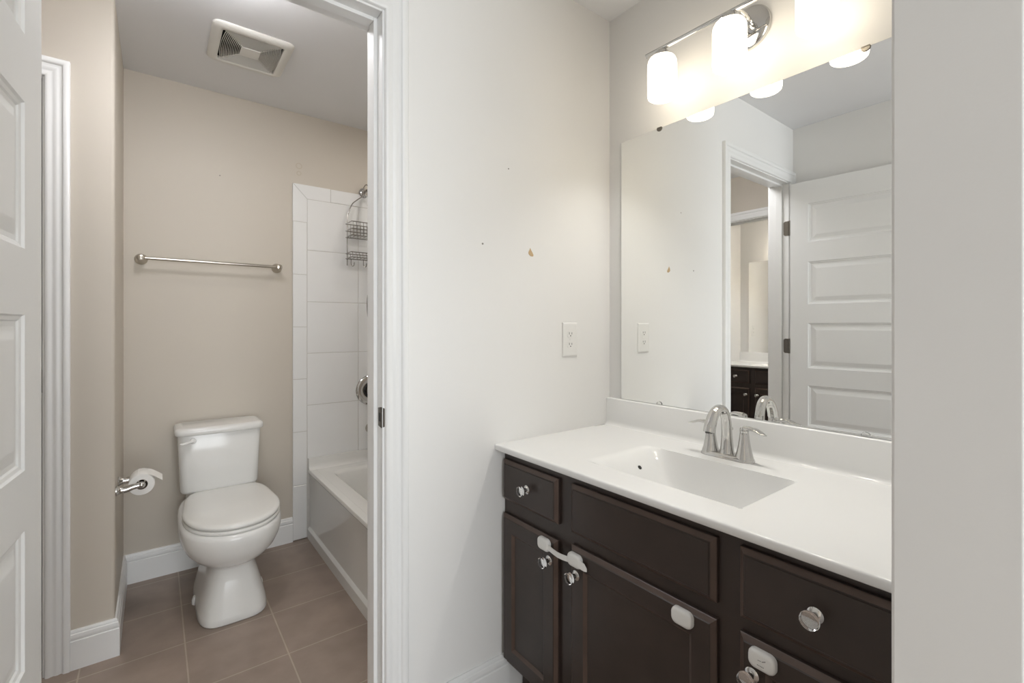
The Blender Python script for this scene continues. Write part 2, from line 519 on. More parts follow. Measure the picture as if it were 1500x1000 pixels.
def hinge(zc, parent):
    """leaf on the jamb + knuckle barrel"""
    bm = B()
    out = [(0, -.044), (.018, -.044), (.026, -.036), (.026, .036), (.018, .044), (0, .044)]
    a = [(XJ0+.0005, YP+.004+s, zc+z) for s, z in out]; b = [(XJ0+.0025, YP+.004+s, zc+z) for s, z in out]
    loft(bm, [a, b])
    o = link('hinge', bm, M['dark_nickel'], parent)
    tag(o, 'grey metal hinge')
    bm = B(); lathe(bm, [(.0055, -.045), (.0065, -.044), (.0065, .044), (.0055, .045)], (XJ0+.004, YP-.005, zc), seg=14)
    link('hinge_barrel', bm, M['dark_nickel'], o, smooth=1)
for zc in (1.822, 1.101, .30): hinge(zc, J1)
bm = B()
kp = Vector((HX, HY, .965)) + dS*.64
lathe(bm, [(.032, 0), (.032, .004), (.026, .008), (.012, .012), (.011, .028), (.02, .034), (.027, .044), (.027, .054), (.018, .062), (.0, .064)], kp, 'x', seg=24)
tag(link('door_knob', bm, M['nickel'], D1, smooth=1), 'satin nickel knob')
# closed closet door behind the casing
D2 = panel_door('door_2', CX1-CX0-.009, .012, CZ-.004, PAN, .09, .035, lambda s, t, z: Vector((CX0+.0045+s, YC+.012+t, z)), M['door'])
struct(D2, 'closed white door behind the open panel door', 'door')
bm = B()
lathe(bm, [(.005, -.04), (.006, -.039), (.006, .039), (.005, .04)], (CX1-.0045, YC+.0045, 1.03), seg=12)
tag(link('hinge', bm, M['dark_nickel'], D2, smooth=1), 'grey metal hinge')

# ------------------------------------------------------------------ tile surround of the tub
GX = .0016
def tile_slab(bm, a, b, t, fn):
    """fn(s, z, d): tile from (s0,z0) to (s1,z1), thickness t"""
    (s0, z0), (s1, z1) = a, b
    c = .0012
    g = GX
    rings = []
    for ins, d in ((0, 0), (0, t-c), (c, t)):
        rings.append([fn(s, z, d) for s, z in ((s0+g+ins, z0+g+ins), (s1-g-ins, z0+g+ins), (s1-g-ins, z1-g-ins), (s0+g+ins, z1-g-ins))])
    loft(bm, rings)
def tile_poly(bm, pts, t, fn):
    cx = sum(p[0] for p in pts)/len(pts); cz = sum(p[1] for p in pts)/len(pts)
    rings = []
    for k, d in ((.985, 0), (.985, t-.001), (.975, t)):
        rings.append([fn(cx+(s-cx)*k, cz+(z-cz)*k, d) for s, z in pts])
    loft(bm, rings)
fb = lambda s, z, d: (s, YB-d, z)
bm = B()
zr = [.457, .765, 1.065, 1.363, 1.661, 1.955]
xs = [.698, .995, 1.297, 1.4485]
for i in range(5):
    for j in range(3): tile_slab(bm, (xs[j], zr[i]), (xs[j+1], zr[i+1]), .009, fb)
zb = [.004, .312, .617, .919, 1.217, 1.518, 1.819]
for i in range(6): tile_slab(bm, (.621, zb[i]), (.698, zb[i+1]), .0095, fb)
tile_poly(bm, [(.621, 1.819), (.698, 1.819), (.698, 1.955), (.621, 2.035)], .0095, fb)
xt = [.829, 1.13, 1.4485]
tile_poly(bm, [(.621, 2.035), (.698, 1.955), (.829, 1.955), (.829, 2.035)], .0095, fb)
for i in range(2): tile_slab(bm, (xt[i], 1.955), (xt[i+1], 2.035), .0095, fb)
t = B(); box(t, (.623, YB-.0075, .004), (1.4485, YB, 2.033)); merge(bm, t, 1)
struct(link('wall_tile', bm, [M['tile'], M['grout']]))
fs = lambda s, z, d: (XM-d, s, z)
bm = B()
ys = [1.372 + .3*i for i in range(5)] + [YB-.0095]
for i in range(5):
    for j in range(5): tile_slab(bm, (ys[j], zr[i]), (ys[j+1], zr[i+1]), .009, fs)
t = B(); box(t, (XM-.0075, 1.372, .457), (XM, YB-.0095, 1.955)); merge(bm, t, 1)
struct(link('wall_tile_side', bm, [M['tile'], M['grout']]))

# ------------------------------------------------------------------ bathtub
TX0, TX1, TY0, TY1, TZ = .704, XM-.010, YP+TW+.002, YB-.0105, .395
tub = thing('bathtub', (1.07, 2.1, 0), 'white alcove bathtub with a glossy plain apron beside the toilet', 'bathtub')
bm = B()
apr = [(.700, 0), (.700, .052), (.703, .058), (.7125, .066), (.7135, .075), (.712, .362), (.7085, .370), (.7045, .376), (.704, .385), (.707, .393), (.714, TZ), (.7395, TZ), (.7395, 0)]
loft(bm, [[(x, TY0, z) for x, z in apr], [(x, TY1, z) for x, z in apr]])
link('apron', bm, M['acrylic'], tub, smooth=1, angle=25)
bm = B()
o0, o1 = rrect(.74, TX1, TY0, TY1, TZ-.001, .003), rrect(.74, TX1, TY0, TY1, TZ, .003)
rings = [rrect(.74, TX1, TY0, TY1, TZ-.02, .003), o1]
ix0, ix1, iy0, iy1 = .797, 1.365, 1.50, 2.765
for ins, z, r in ((0, TZ, .07), (.006, TZ-.002, .07), (.013, TZ-.009, .07), (.018, TZ-.02, .07), (.03, .30, .075), (.05, .15, .08), (.075, .095, .08), (.12, .075, .08)):
    rings.append(rrect(ix0+ins, ix1-ins, iy0+ins*1.3, iy1-ins*1.6, z, r))
loft(bm, rings, (False, True))
link('basin', bm, M['acrylic'], tub, smooth=1, angle=40)
bm = B()
lip = [(TY1, TZ), (TY1-.030, TZ), (TY1-.018, TZ+.004), (TY1-.009, TZ+.014), (TY1-.0075, TZ+.03), (TY1-.0065, .458), (TY1, .460)]
loft(bm, [[(TX0+.001, y, z) for y, z in lip], [(TX1, y, z) for y, z in lip]])
link('back_lip', bm, M['acrylic'], tub, smooth=1, angle=50)

# ------------------------------------------------------------------ tub valve, spout, shower arm, hose, caddy
YT = YB - .0095
val = thing('tub_valve', (1.072, YT, .825), 'round chrome tub valve on the white tile above the tub', 'valve')
bm = B(); lathe(bm, [(.093, 0), (.093, .004), (.090, .008), (.078, .0125), (.062, .014), (.055, .0125), (.046, .016), (.0, .016)], (1.072, YT, .825), 'y', 48, -1)
link('escutcheon', bm, M['chrome'], val, smooth=1)
bm = B(); lathe(bm, [(.052, .0155), (.050, .019), (.040, .021), (.036, .0165)], (1.072, YT, .825), 'y', 40, -1, caps=(False, False)); link('sleeve', bm, M['black'], val, smooth=1)
bm = B(); lathe(bm, [(.036, .016), (.036, .03), (.033, .05), (.028, .058), (.0, .06)], (1.072, YT, .825), 'y', 32, -1)
hb = link('handle', bm, M['dark_nickel'], val, smooth=1)
bm = B(); tube(bm, [(1.072, YT-.05, .825), (1.10, YT-.058, .80), (1.135, YT-.06, .775)], [.010, .008, .006], 10)
link('lever', bm, M['chrome'], hb, smooth=1)
bm = B(); lathe(bm, [(.030, 0), (.030, .03), (.026, .035), (.026, .11), (.024, .125), (.018, .13), (0, .13)], (1.068, YT, .588), 'y', 28, -1)
sp = link('tub_spout', bm, M['nickel'], None, smooth=1)
tag(sp, 'nickel tub spout just above the tub rim below the round valve', 'tub spout')
arm = thing('wall_shower', (1.028, YT, 2.03), 'chrome shower head on a bent pipe high on the tub wall', 'shower')
bm = B(); tube(bm, [(1.028, YT+.001, 2.045), (1.028, YT-.05, 2.05), (1.028, YT-.11, 2.03), (1.028, YT-.165, 1.985)], .0095, 12); link('pipe', bm, M['chrome'], arm, smooth=1)
bm = B(); lathe(bm, [(.03, 0), (.03, .003), (.022, .01), (.011, .014)], (1.028, YT, 2.045), 'y', 24, -1); link('flange', bm, M['chrome'], arm, smooth=1)
bm = B(); lathe(bm, [(.014, 0), (.016, -.01), (.022, -.03), (.036, -.045), (.038, -.055), (.0, -.056)], (1.028, YT-.17, 1.985), 'z', 24); link('spray_face', bm, M['chrome'], arm, smooth=1)
bm = B()
tube(bm, [(1.10, YT-.19, 1.92), (1.075, YT-.19, 1.72), (1.03, YT-.175, 1.52), (1.003, YT-.15, 1.40), (1.010, YT-.13, 1.29), (1.035, YT-.12, 1.22), (1.10, YT-.12, 1.18), (1.17, YT-.10, 1.25), (1.19, YT-.07, 1.5)], .0072, 10)
hs = link('shower_hose', bm, M['wire'], None, smooth=1)
tag(hs, 'curved grey metal shower hose hanging below the wire caddy', 'hose')
cad = thing('shower_caddy', (1.06, YT-.06, 1.58), 'arched chrome wire shower caddy with two baskets hanging on the tiled wall', 'shower caddy')
cx, hw, yk, yf2 = 1.028, .112, YT-.035, YT-.145
bm = B()
tube(bm, [(cx-hw, yk, 1.585), (cx-hw, yk, 1.70), (cx-hw, yk, 1.82), (cx-hw*.95, yk, 1.89), (cx-hw*.75, yk, 1.955), (cx-hw*.38, yk, 1.995), (cx-.016, yk-.01, 2.02), (cx-.018, yk-.015, 2.06), (cx, yk-.015, 2.085),
          (cx+.018, yk-.015, 2.06), (cx+.016, yk-.01, 2.02), (cx+hw*.38, yk, 1.995), (cx+hw*.75, yk, 1.955), (cx+hw*.95, yk, 1.89), (cx+hw, yk, 1.82), (cx+hw, yk, 1.70), (cx+hw, yk, 1.585)], .0032, 8)
link('frame', bm, M['wire'], cad, smooth=1)
def basket(zs, depth, nw):
    bm = B()
    for z in zs:
        tube(bm, [(cx-hw-.008, yk, z), (cx-hw-.008, yk-depth, z), (cx+hw+.008, yk-depth, z), (cx+hw+.008, yk, z), (cx-hw-.008, yk, z)], .0028, 6, smooth=False)
    zl = zs[0]
    for k in range(nw):
        x = cx-hw + 2*hw*k/(nw-1)
        tube(bm, [(x, yk, zs[-1]), (x, yk, zl), (x, yk-depth, zl), (x, yk-depth, zs[-1])], .0015, 5, smooth=False)
    return link('basket', bm, M['wire'], cad, smooth=1)
basket((1.752, 1.79, 1.832), .105, 12)
basket((1.625, 1.655), .095, 12)
bm = B()
for k in range(4):
    x = cx-hw + .02 + .075*k
    tube(bm, [(x, yk-.01, 1.625), (x, yk-.01, 1.595), (x+.006, yk-.014, 1.583), (x+.014, yk-.018, 1.586), (x+.016, yk-.02, 1.605)], .002, 6)
tube(bm, [(cx-hw, yk-.01, 1.6245), (cx+hw, yk-.01, 1.6245)], .0024, 6, smooth=False)
link('hook_rail', bm, M['wire'], cad, smooth=1)

# ------------------------------------------------------------------ toilet
TCX = .268
to = thing('toilet', (TCX, 2.45, 0), 'white two-piece toilet with closed lid against the beige back wall', 'toilet')
bm = B()
R = [(0, .128, 2.228, 2.70, 4.2, 5, 2.46), (.006, .131, 2.224, 2.705, 4.2, 5, 2.46), (.03, .128, 2.227, 2.70, 4, 5, 2.46), (.09, .114, 2.240, 2.69, 4, 5, 2.46), (.16, .095, 2.258, 2.685, 3.8, 5, 2.46),
     (.205, .085, 2.268, 2.685, 3.2, 4, 2.46), (.220, .092, 2.258, 2.69, 2.8, 4, 2.46), (.235, .122, 2.222, 2.70, 2.4, 4, 2.45), (.255, .148, 2.186, 2.72, 2.25, 4, 2.43), (.285, .170, 2.152, 2.74, 2.2, 4, 2.41),
     (.32, .184, 2.132, 2.76, 2.2, 4, 2.40), (.352, .190, 2.122, 2.78, 2.2, 4, 2.39), (.38, .190, 2.120, 2.79, 2.2, 4, 2.39), (.393, .186, 2.124, 2.79, 2.2, 4, 2.39), (.3985, .179, 2.132, 2.785, 2.2, 4, 2.39)]
loft(bm, [superring(TCX, yc, hx, yf, yb_, z, nf, nb) for z, hx, yf, yb_, nf, nb, yc in R])
t = B()
loft(t, [superring(TCX, 2.76, hx, 2.69, 2.835, z, 4, 4) for z, hx in ((.36, .15), (.41, .15), (.425, .145), (.43, .13))])
merge(bm, t)
link('bowl', bm, M['porcelain'], to, smooth=1, angle=60)
bm = B()
bm.free()
for sx in (-1, 1):   # bolt covers at the foot
    bm = B(); lathe(bm, [(.021, 0), (.021, .018), (.016, .032), (.0, .037)], (TCX+sx*.119, 2.49, .0), seg=16)
    link('bolt_cap', bm, M['porcelain'], to, smooth=1)
def seat_ring(z, ins, fr=2.130, hx=.183):
    r = []
    n = 56
    for k in range(n):
        a = 2*PI*k/n
        c, s = math.cos(a), math.sin(a)
        e = 2.15 if s < 0 else 9
        x = (hx-ins) * math.copysign(abs(c)**(2/e), c)
        yy = ((2.39-fr-ins) if s < 0 else (2.677-2.39-ins)) * math.copysign(abs(s)**(2/e), s)
        if s > 0: x *= 1 - .19 * (yy/.28)**2
        r.append((TCX+.004+x, 2.39+yy, z))
    return r
bm = B(); loft(bm, [seat_ring(.399, .006), seat_ring(.401, .001), seat_ring(.407, 0), seat_ring(.413, .0015), seat_ring(.4155, .006)]); link('seat', bm, M['seat'], to, smooth=1, angle=60)
bm = B(); loft(bm, [seat_ring(.418, .007), seat_ring(.4195, .002), seat_ring(.426, 0), seat_ring(.432, .002), seat_ring(.4365, .008), seat_ring(.4395, .02), seat_ring(.4425, .05), seat_ring(.444, .10)]); link('lid', bm, M['seat'], to, smooth=1, angle=60)
def tank_ring(z, hx, yf, yb_, r=.03, bulge=.012):
    pts = []
    q = rrect(TCX-.012-hx, TCX-.012+hx, yf, yb_, z, r, 6)
    # bowed front
    out = []
    n = 10
    for p in q:
        x, y, zz = p
        if y < yf + r*.99: y -= bulge * max(0, 1 - ((x-TCX+.012)/hx)**2)
        out.append((x, y, zz))
    # subdivide the front edge for the bow
    a, b = q[-1], q[2*7]
    i = 3*7
    fr = []
    for k in range(1, n):
        x = out[i-1][0] + (out[i][0]-out[i-1][0]) * k / n
        fr.append((x, yf - bulge * max(0, 1-((x-TCX+.012)/hx)**2), z))
    return out[:i] + fr + out[i:]
bm = B(); loft(bm, [tank_ring(z, hx, yf, 2.85) for z, hx, yf in ((.428, .150, 2.685), (.433, .158, 2.675), (.445, .162, 2.669), (.58, .167, 2.664), (.708, .172, 2.66), (.712, .170, 2.662))])
tk = link('tank', bm, M['porcelain'], to, smooth=1, angle=50)
bm = B(); loft(bm, [tank_ring(z, .172+e, 2.66-e, 2.853, r=.032) for z, e in ((.707, .003), (.709, .010), (.714, .0125), (.728, .0125), (.736, .010), (.741, .004), (.743, -.012))])
link('tank_lid', bm, M['porcelain'], to, smooth=1, angle=50)
bm = B()
lx, ly, lz = TCX-.13, 2.652, .683
lathe(bm, [(.013, -.004), (.013, .008), (.011, .012), (0, .013)], (lx+.004, ly+.004, lz), 'y', 18, -1)
tube(bm, [(lx+.002, ly-.006, lz), (lx-.015, ly-.012, lz-.003), (lx-.035, ly-.016, lz-.007), (lx-.046, ly-.015, lz-.006)], [.0115, .0095, .009, .007], 12, flat=.75)
link('flush_lever', bm, M['porcelain'], to, smooth=1)

# ------------------------------------------------------------------ towel bar
tb = thing('towel_bar', (.243, YB, 1.54), 'long satin nickel towel bar on the beige wall above the toilet', 'towel bar')
for x in (-.053, .539):
    bm = B(); lathe(bm, [(.026, 0), (.026, .005), (.023, .012), (.016, .026), (.013, .045), (.0135, .058), (.016, .066), (.016, .076), (.012, .084), (0, .087)], (x, YB, 1.543), 'y', 28, -1)
    link('post', bm, M['nickel'], tb, smooth=1)
bm = B(); tube(bm, [(-.053, YB-.07, 1.543), (.539, YB-.07, 1.543)], .0078, 14, smooth=False); link('bar', bm, M['nickel'], tb, smooth=1)

# ------------------------------------------------------------------ toilet paper
RX, RZ, RY0, RY1 = -.0415, .605, 2.338, 2.436
ph = thing('toilet_paper_holder', (XB, 2.39, .60), 'chrome two-arm toilet paper holder on the side wall left of the toilet', 'paper holder')
for y in (RY0-.02, RY1+.02):
    bm = B()
    lathe(bm, [(.019, 0), (.019, .004), (.0155, .008), (.0125, .016)], (XB, y, RZ-.008), 'x', 24)
    tube(bm, [(XB+.01, y, RZ-.008), (XB+.03, y, RZ-.008), (XB+.052, y, RZ-.002), (RX-.005, y, RZ), (RX+.001, y, RZ)], [.0125, .0125, .011, .0105, .0105], 16)
    t = B(); bmesh.ops.create_uvsphere(t, u_segments=20, v_segments=12, radius=.0125); bmesh.ops.translate(t, verts=t.verts, vec=(RX, y, RZ)); merge(bm, t)
    link('arm', bm, M['chrome'], ph, smooth=1)
bm = B(); tube(bm, [(RX, RY0-.02, RZ), (RX, RY1+.02, RZ)], .008, 14, smooth=False); link('spindle', bm, M['chrome'], ph, smooth=1)
rl = thing('toilet_paper_roll', (RX, 2.387, RZ-.042), 'white toilet paper roll with a loose sheet on the chrome holder', 'toilet paper')
bm = B()
def circ(r, y, n=40): return [(RX+r*math.cos(2*PI*k/n), y, RZ-.004+r*math.sin(2*PI*k/n)) for k in range(n)]
loft(bm, [circ(.0195, RY0), circ(.040, RY0), circ(.0415, RY0+.002), circ(.0415, RY1-.002), circ(.040, RY1), circ(.0195, RY1), circ(.0195, RY0)], (False, False))
link('paper', bm, M['paper'], rl, smooth=1, angle=40)
bm = B(); loft(bm, [circ(.0196, RY0+.0005), circ(.0196, RY1-.0005), circ(.0182, RY1-.0005), circ(.0182, RY0+.0005), circ(.0196, RY0+.0005)], (False, False)); link('tube', bm, M['core'], rl, smooth=1)
bm = B()
flap = [(-.012, .0405), (.004, .0405), (.018, .037), (.034, .030), (.048, .020), (.058, .012), (.066, .005)]
up_ = [(RX+x, RZ-.004+z) for x, z in smooth_path([(x, z, 0) for x, z in flap], 3) and [(p.x, p.y) for p in smooth_path([(x, z, 0) for x, z in flap], 3)]]
ring = []
for y, th in ((RY0, 1), (RY1, 1)):
    ring.append([(x, y, z) for x, z in up_] + [(x, y, z-.0008) for x, z in reversed(up_)])
loft(bm, ring)
tag(link('loose_sheet', bm, M['paper'], rl, smooth=1, angle=40), 'loose end of the roll sticking out')

# ------------------------------------------------------------------ exhaust fan
fan = thing('exhaust_fan', (.333, 2.347, ZC-.03), 'off-white square exhaust fan grille on the toilet room ceiling', 'exhaust fan')
fx0, fx1, fy0, fy1 = .182, .486, 2.182, 2.513
bm = B()
rings = []
for ins, dz, r in ((0, 0, .03), (0, .004, .03), (.003, .009, .032), (.010, .0135, .032), (.022, .016, .03), (.036, .0165, .012), (.038, .014, .01), (.039, .003, .01)):
    rings.append(rrect(fx0+ins, fx1-ins, fy0+ins, fy1-ins, ZC-dz, r))
loft(bm, rings, (False, False))
link('frame', bm, M['fan'], fan, smooth=1, angle=60)
gx0, gx1, gy0, gy1 = fx0+.037, fx1-.037, fy0+.037, fy1-.037
bm = B(); box(bm, (gx0, gy0, ZC-.003), (gx1, gy1, ZC-.001)); link('hollow', bm, M['dark'], fan)
mx, my = (gx0+gx1)/2, (gy0+gy1)/2
bm = B()
n = 13
for k in range(n):
    f = .30 + .70*(k+.5)/n
    hx, hy = (gx1-gx0)/2*f, (gy1-gy0)/2*f
    w = .0015
    z0, z1 = ZC-.016+.003*(1-f), ZC-.006
    bow = .010*f
    def ringp(ax, ay, z):
        pts = []
        for sx0, sy0, sx1, sy1 in ((-1,-1,1,-1), (1,-1,1,1), (1,1,-1,1), (-1,1,-1,-1)):
            for q in range(8):
                tt = q/8
                px, py = sx0+(sx1-sx0)*tt, sy0+(sy1-sy0)*tt
                b_ = 1 - (py*py if abs(sx0-sx1) < .1 else px*px)
                ex = bow*b_*(px if abs(px) == 1 and abs(sx0-sx1) < .1 else 0)
                pts.append((mx+px*(ax-bow)+ex, my+py*ay, z))
        return pts
    loft(bm, [ringp(hx, hy, z0), ringp(hx-w, hy-w, z0), ringp(hx-w-.002, hy-w-.002, z1), ringp(hx-.002, hy-.002, z1), ringp(hx, hy, z0)], (False, False))
for sx, sy in ((1,1),(1,-1),(-1,1),(-1,-1)):
    tube(bm, [(mx+sx*.036, my+sy*.036, ZC-.013), (mx+sx*((gx1-gx0)/2-.008), my+sy*((gy1-gy0)/2-.004), ZC-.013)], .0016, 6, smooth=False)
link('grille', bm, M['fan'], fan)
bm = B(); bbox(bm, (mx-.037, my-.037, ZC-.0165), (mx+.037, my+.037, ZC-.005), .002); link('center_plate', bm, M['fan'], fan)

# ceiling lamps of the toilet room: a flush drum by the door, a recessed one over the tub
LX, LY = .14, 1.70
cl = thing('ceiling_light', (LX, LY, ZC-.11), 'round flush drum ceiling lamp just inside the toilet room door', 'ceiling light')
bm = B(); lathe(bm, [(.155, 0), (.155, -.018), (.15, -.022), (.145, -.022)], (LX, LY, ZC), seg=40, caps=(False, False)); link('rim', bm, M['nickel'], cl, smooth=1)
bm = B(); lathe(bm, [(.150, -.014), (.152, -.03), (.152, -.075), (.14, -.095), (.08, -.107), (0, -.11)], (LX, LY, ZC), seg=40); link('diffuser', bm, M['diffuser'], cl, smooth=1)
RXX, RYY = 1.15, 2.15
cl = thing('shower_light', (RXX, RYY, ZC-.012), 'round recessed ceiling lamp above the bathtub', 'ceiling light')
bm = B(); lathe(bm, [(.095, 0), (.095, -.004), (.085, -.009), (.076, -.010), (.074, -.002)], (RXX, RYY, ZC), seg=40, caps=(False, False)); link('trim_ring', bm, M['plastic'], cl, smooth=1)
bm = B(); lathe(bm, [(.0755, -.002), (.07, -.006), (.04, -.009), (0, -.010)], (RXX, RYY, ZC), seg=40, caps=(False, True)); link('lens', bm, M['lens'], cl, smooth=1)

# ------------------------------------------------------------------ vanity sets
class Side:
    """local frame of a vanity wall: s from its far end towards the camera, d out of the wall, z up"""
    def __init__(self, x, y, sg): self.x, self.y, self.sg = x, y, sg
    def __call__(self, s, d, z): return Vector((self.x + self.sg*d, self.y - s, z))
def sbox(bm, V, a, b, mi=0):
    p, q = V(*a), V(*b)
    return box(bm, [min(p[i], q[i]) for i in range(3)], [max(p[i], q[i]) for i in range(3)], mi)

def front(V, name, s0, s1, z0, z1, d0, th, style, parent):
    """drawer front or shaker door with eased, worn edges"""
    bm = B()
    def R(ins, d): return [V(s, d, z) for s, z in ((s0+ins, z0+ins), (s1-ins, z0+ins), (s1-ins, z1-ins), (s0+ins, z1-ins))]
    loft(bm, [R(0, d0), R(0, d0+th*.45)], (True, False))
    loft(bm, [R(0, d0+th*.45), R(.0015, d0+th*.55), R(.010, d0+th-.002)], (False, False), mi=1)
    if style == 'slab':
        loft(bm, [R(.010, d0+th-.002), R(.0125, d0+th-.0022), R(.0140, d0+th), ], (False, True))
    else:
        w = .052
        loft(bm, [R(.010, d0+th-.002), R(.012, d0+th), R(w, d0+th)], (False, False))
        loft(bm, [R(w, d0+th), R(w+.004, d0+th-.003), R(w+.009, d0+th-.0075)], (False, False), mi=1)
        loft(bm, [R(w+.009, d0+th-.0075), R(w+.0095, d0+th-.008)], (False, True))
    return link(name, bm, [M['espresso'], M['espresso_edge']], parent)

def knob(V, s, z, d, parent, clear=True):
    o = V(s, d, z)
    bm = B(); lathe(bm, [(.0135, 0), (.0135, .002), (.011, .004), (.0065, .006), (.006, .013), (.0095, .0165), (.011, .018), (.011, .0195), (0, .0195)], o, 'x', 24, V.sg)
    k = link('knob', bm, M['chrome'], parent, smooth=1)
    tag(k, 'clear knob on a chrome base')
    bm = B(); lathe(bm, [(.0, .0197), (.0115, .0197), (.0150, .0225), (.0160, .0262), (.0150, .0305), (.0110, .0335), (.005, .0348), (0, .035)], o, 'x', 24, V.sg)
    link('knob_face', bm, M['clear'] if clear else M['chrome'], k, smooth=1)

def vanity(V, length, label, clear=True):
    root = thing('vanity_cabinet', V(length/2, .27, 0), label, 'cabinet')
    bm = B()
    for a, b in (((.003, .002, .115), (.021, .505, .8145)), ((length-.022, .002, .115), (length-.004, .505, .8145)), ((.021, .002, .115), (length-.022, .505, .133)), ((.021, .002, .133), (length-.022, .008, .69)),
                 ((.775, .008, .133), (.785, .505, .8145)), ((.272, .008, .133), (.282, .505, .66))): sbox(bm, V, a, b)
    link('body', bm, M['espresso'], root)
    bm = B()   # face frame
    F0, F1 = .505, .5235
    for a, b in (((.003, F0, .115), (.03, F1, .8145)), ((.262, F0, .115), (.338, F1, .8145)), ((.732, F0, .115), (.808, F1, .8145)), ((length-.03, F0, .115), (length-.004, F1, .8145)),
                 *[((p, F0, za), (q, F1, zb)) for p, q in ((.03, .262), (.338, .732), (.808, length-.03)) for za, zb in ((.775, .8145), (.595, .67), (.115, .14))]): sbox(bm, V, a, b)
    link('face_frame', bm, M['espresso'], root)
    bm = B(); sbox(bm, V, (.005, .002, 0), (length-.006, .45, .115)); link('toe_kick', bm, M['espresso'], root)
    d0, th = .5238, .0185
    df = d0 + th
    a = front(V, 'drawer', .010, .272, .654, .785, d0, th, 'slab', root); knob(V, .141, .72, df, a, clear)
    front(V, 'false_front', .325, .746, .652, .787, d0, th, 'slab', root)
    c = front(V, 'drawer', .794, length-.012, .650, .789, d0, th, 'slab', root); knob(V, .93, .7225, df, c, clear)
    e = front(V, 'door', .010, .270, .128, .608, d0, th, 'shaker', root); knob(V, .243, .5445, df, e, clear)
    f = front(V, 'door', .325, .746, .128, .619, d0, th, 'shaker', root); knob(V, .352, .5465, df, f, clear)
    g = front(V, 'door', .794, length-.012, .128, .622, d0, th, 'shaker', root); knob(V, .822, .556, df, g, clear)
    return root

def countertop(V, length, label):
    root = thing('vanity_countertop', V(length/2, .28, .815), label, 'countertop')
    ZT, TH, DF = .834, .019, .563
    s0, s1, d0, d1, D = .300, .760, .178, .462, .125
    bm = B()
    # the sheet, with the bowl pressed into a fine grid
    def depth(s, d):
        if s <= s0 or s >= s1 or d <= d0 or d >= d1: return 0
        def st(x):
            x = max(0, min(1, x)); return x*x*(3-2*x)
        a = (s-s0)/(s1-s0); 
        left = st((s-s0)/.175)**1.25
        q = lambda x: 1-(1-max(0, min(1, x)))**2.2
        right = q((s1-s)/.060)
        back = q((d-d0)/.055)
        fr = q((d1-d)/.055)
        return D * min(left, right, 1) * back * fr * (1 if True else a)
    NS, ND = 92, 60
    S_ = [s0 + (s1-s0)*k/NS for k in range(NS+1)]; D_ = [d0 + (d1-d0)*k/ND for k in range(ND+1)]
    SS = [.0003, .012, .1, s0-.012, s0-.003] + S_ + [s1+.003, s1+.012, .9, length-.012, length]; DD = [.0005, .1, d0-.012, d0-.003] + D_ + [d1+.003, d1+.012, .52, DF-.014, DF-.004]
    grid = [[bm.verts.new(V(s, d, ZT - depth(s, d))) for d in DD] for s in SS]
    for i in range(len(SS)-1):
        for j in range(len(DD)-1):
            bm.faces.new((grid[i][j], grid[i+1][j], grid[i+1][j+1], grid[i][j+1]))
    # eased front edge and underside strip
    prof = [(DF-.004, ZT), (DF-.0015, ZT-.001), (DF-.0002, ZT-.003), (DF, ZT-.006), (DF, ZT-TH+.003), (DF-.003, ZT-TH), (.50, ZT-TH)]
    loft(bm, [[V(sx, d, z) for d, z in prof] for sx in SS], (False, False), closed=False)
    for sx in (SS[0], SS[-1]):
        bm.faces.new([bm.verts.new(V(sx, d, z)) for d, z in prof] + [bm.verts.new(V(sx, .0005, ZT-TH)), bm.verts.new(V(sx, .0005, ZT))])
    o = link('counter', bm, M['counter'], root, smooth=1, angle=45)
    bm = B()
    pr = [(.0005, ZT), (.034, ZT), (.029, ZT+.0012), (.0235, ZT+.0045), (.0205, ZT+.010), (.0195, ZT+.016), (.0195, ZT+.100), (.0185, ZT+.1025), (.016, ZT+.104), (.0005, ZT+.104)]
    loft(bm, [[V(.0005, d, z) for d, z in pr], [V(length, d, z) for d, z in pr]])
    link('backsplash', bm, M['counter'], root, smooth=1, angle=50)
    bm = B()
    # overflow hole on the sloping end, drain ring at the bottom
    sh, dh = s0+.072, .295
    zz = ZT - depth(sh, dh); sl = (depth(sh+.004, dh)-depth(sh-.004, dh))/.008
    nrm = Vector((0, 0, 1)); tang = Vector((0, -1, -sl)).normalized(); side = Vector((1, 0, 0)); nn = tang.cross(side); nn = nn if nn.z > 0 else -nn
    ce = V(sh, dh, zz)
    ringa = [ce + nn*.0012 + (tang*math.cos(a)*.0062 + side*math.sin(a)*.0062) for a in [2*PI*k/20 for k in range(20)]]
    ringb = [p - nn*.004 for p in ringa]
    loft(bm, [ringa, ringb]); link('overflow_hole', bm, M['black'], root)
    bm = B(); c0 = V(.56, .33, ZT-D+.0015)
    lathe(bm, [(.022, -.001), (.022, .0015), (.018, .002), (.016, .0005), (0, .0005)], c0, seg=28); link('drain', bm, M['chrome'], root, smooth=1)
    return root

def wall_mirror(V, s0, s1, z0, z1, label, clips=None):
    bm = B()
    sbox(bm, V, (s0, .0005, z0), (s1, .0055, z1), 1)
    p = [V(s0+.0006, .0058, z0+.0006), V(s1-.0006, .0058, z0+.0006), V(s1-.0006, .0058, z1-.0006), V(s0+.0006, .0058, z1-.0006)]
    q = [V(s0, .0055, z0), V(s1, .0055, z0), V(s1, .0055, z1), V(s0, .0055, z1)]
    bm2 = B(); loft(bm2, [q, p], (False, True)); merge(bm, bm2, 0)
    o = link('wall_mirror', bm, [M['mirror'], M['mirror_edge']])
    return tag(o, label, 'mirror')

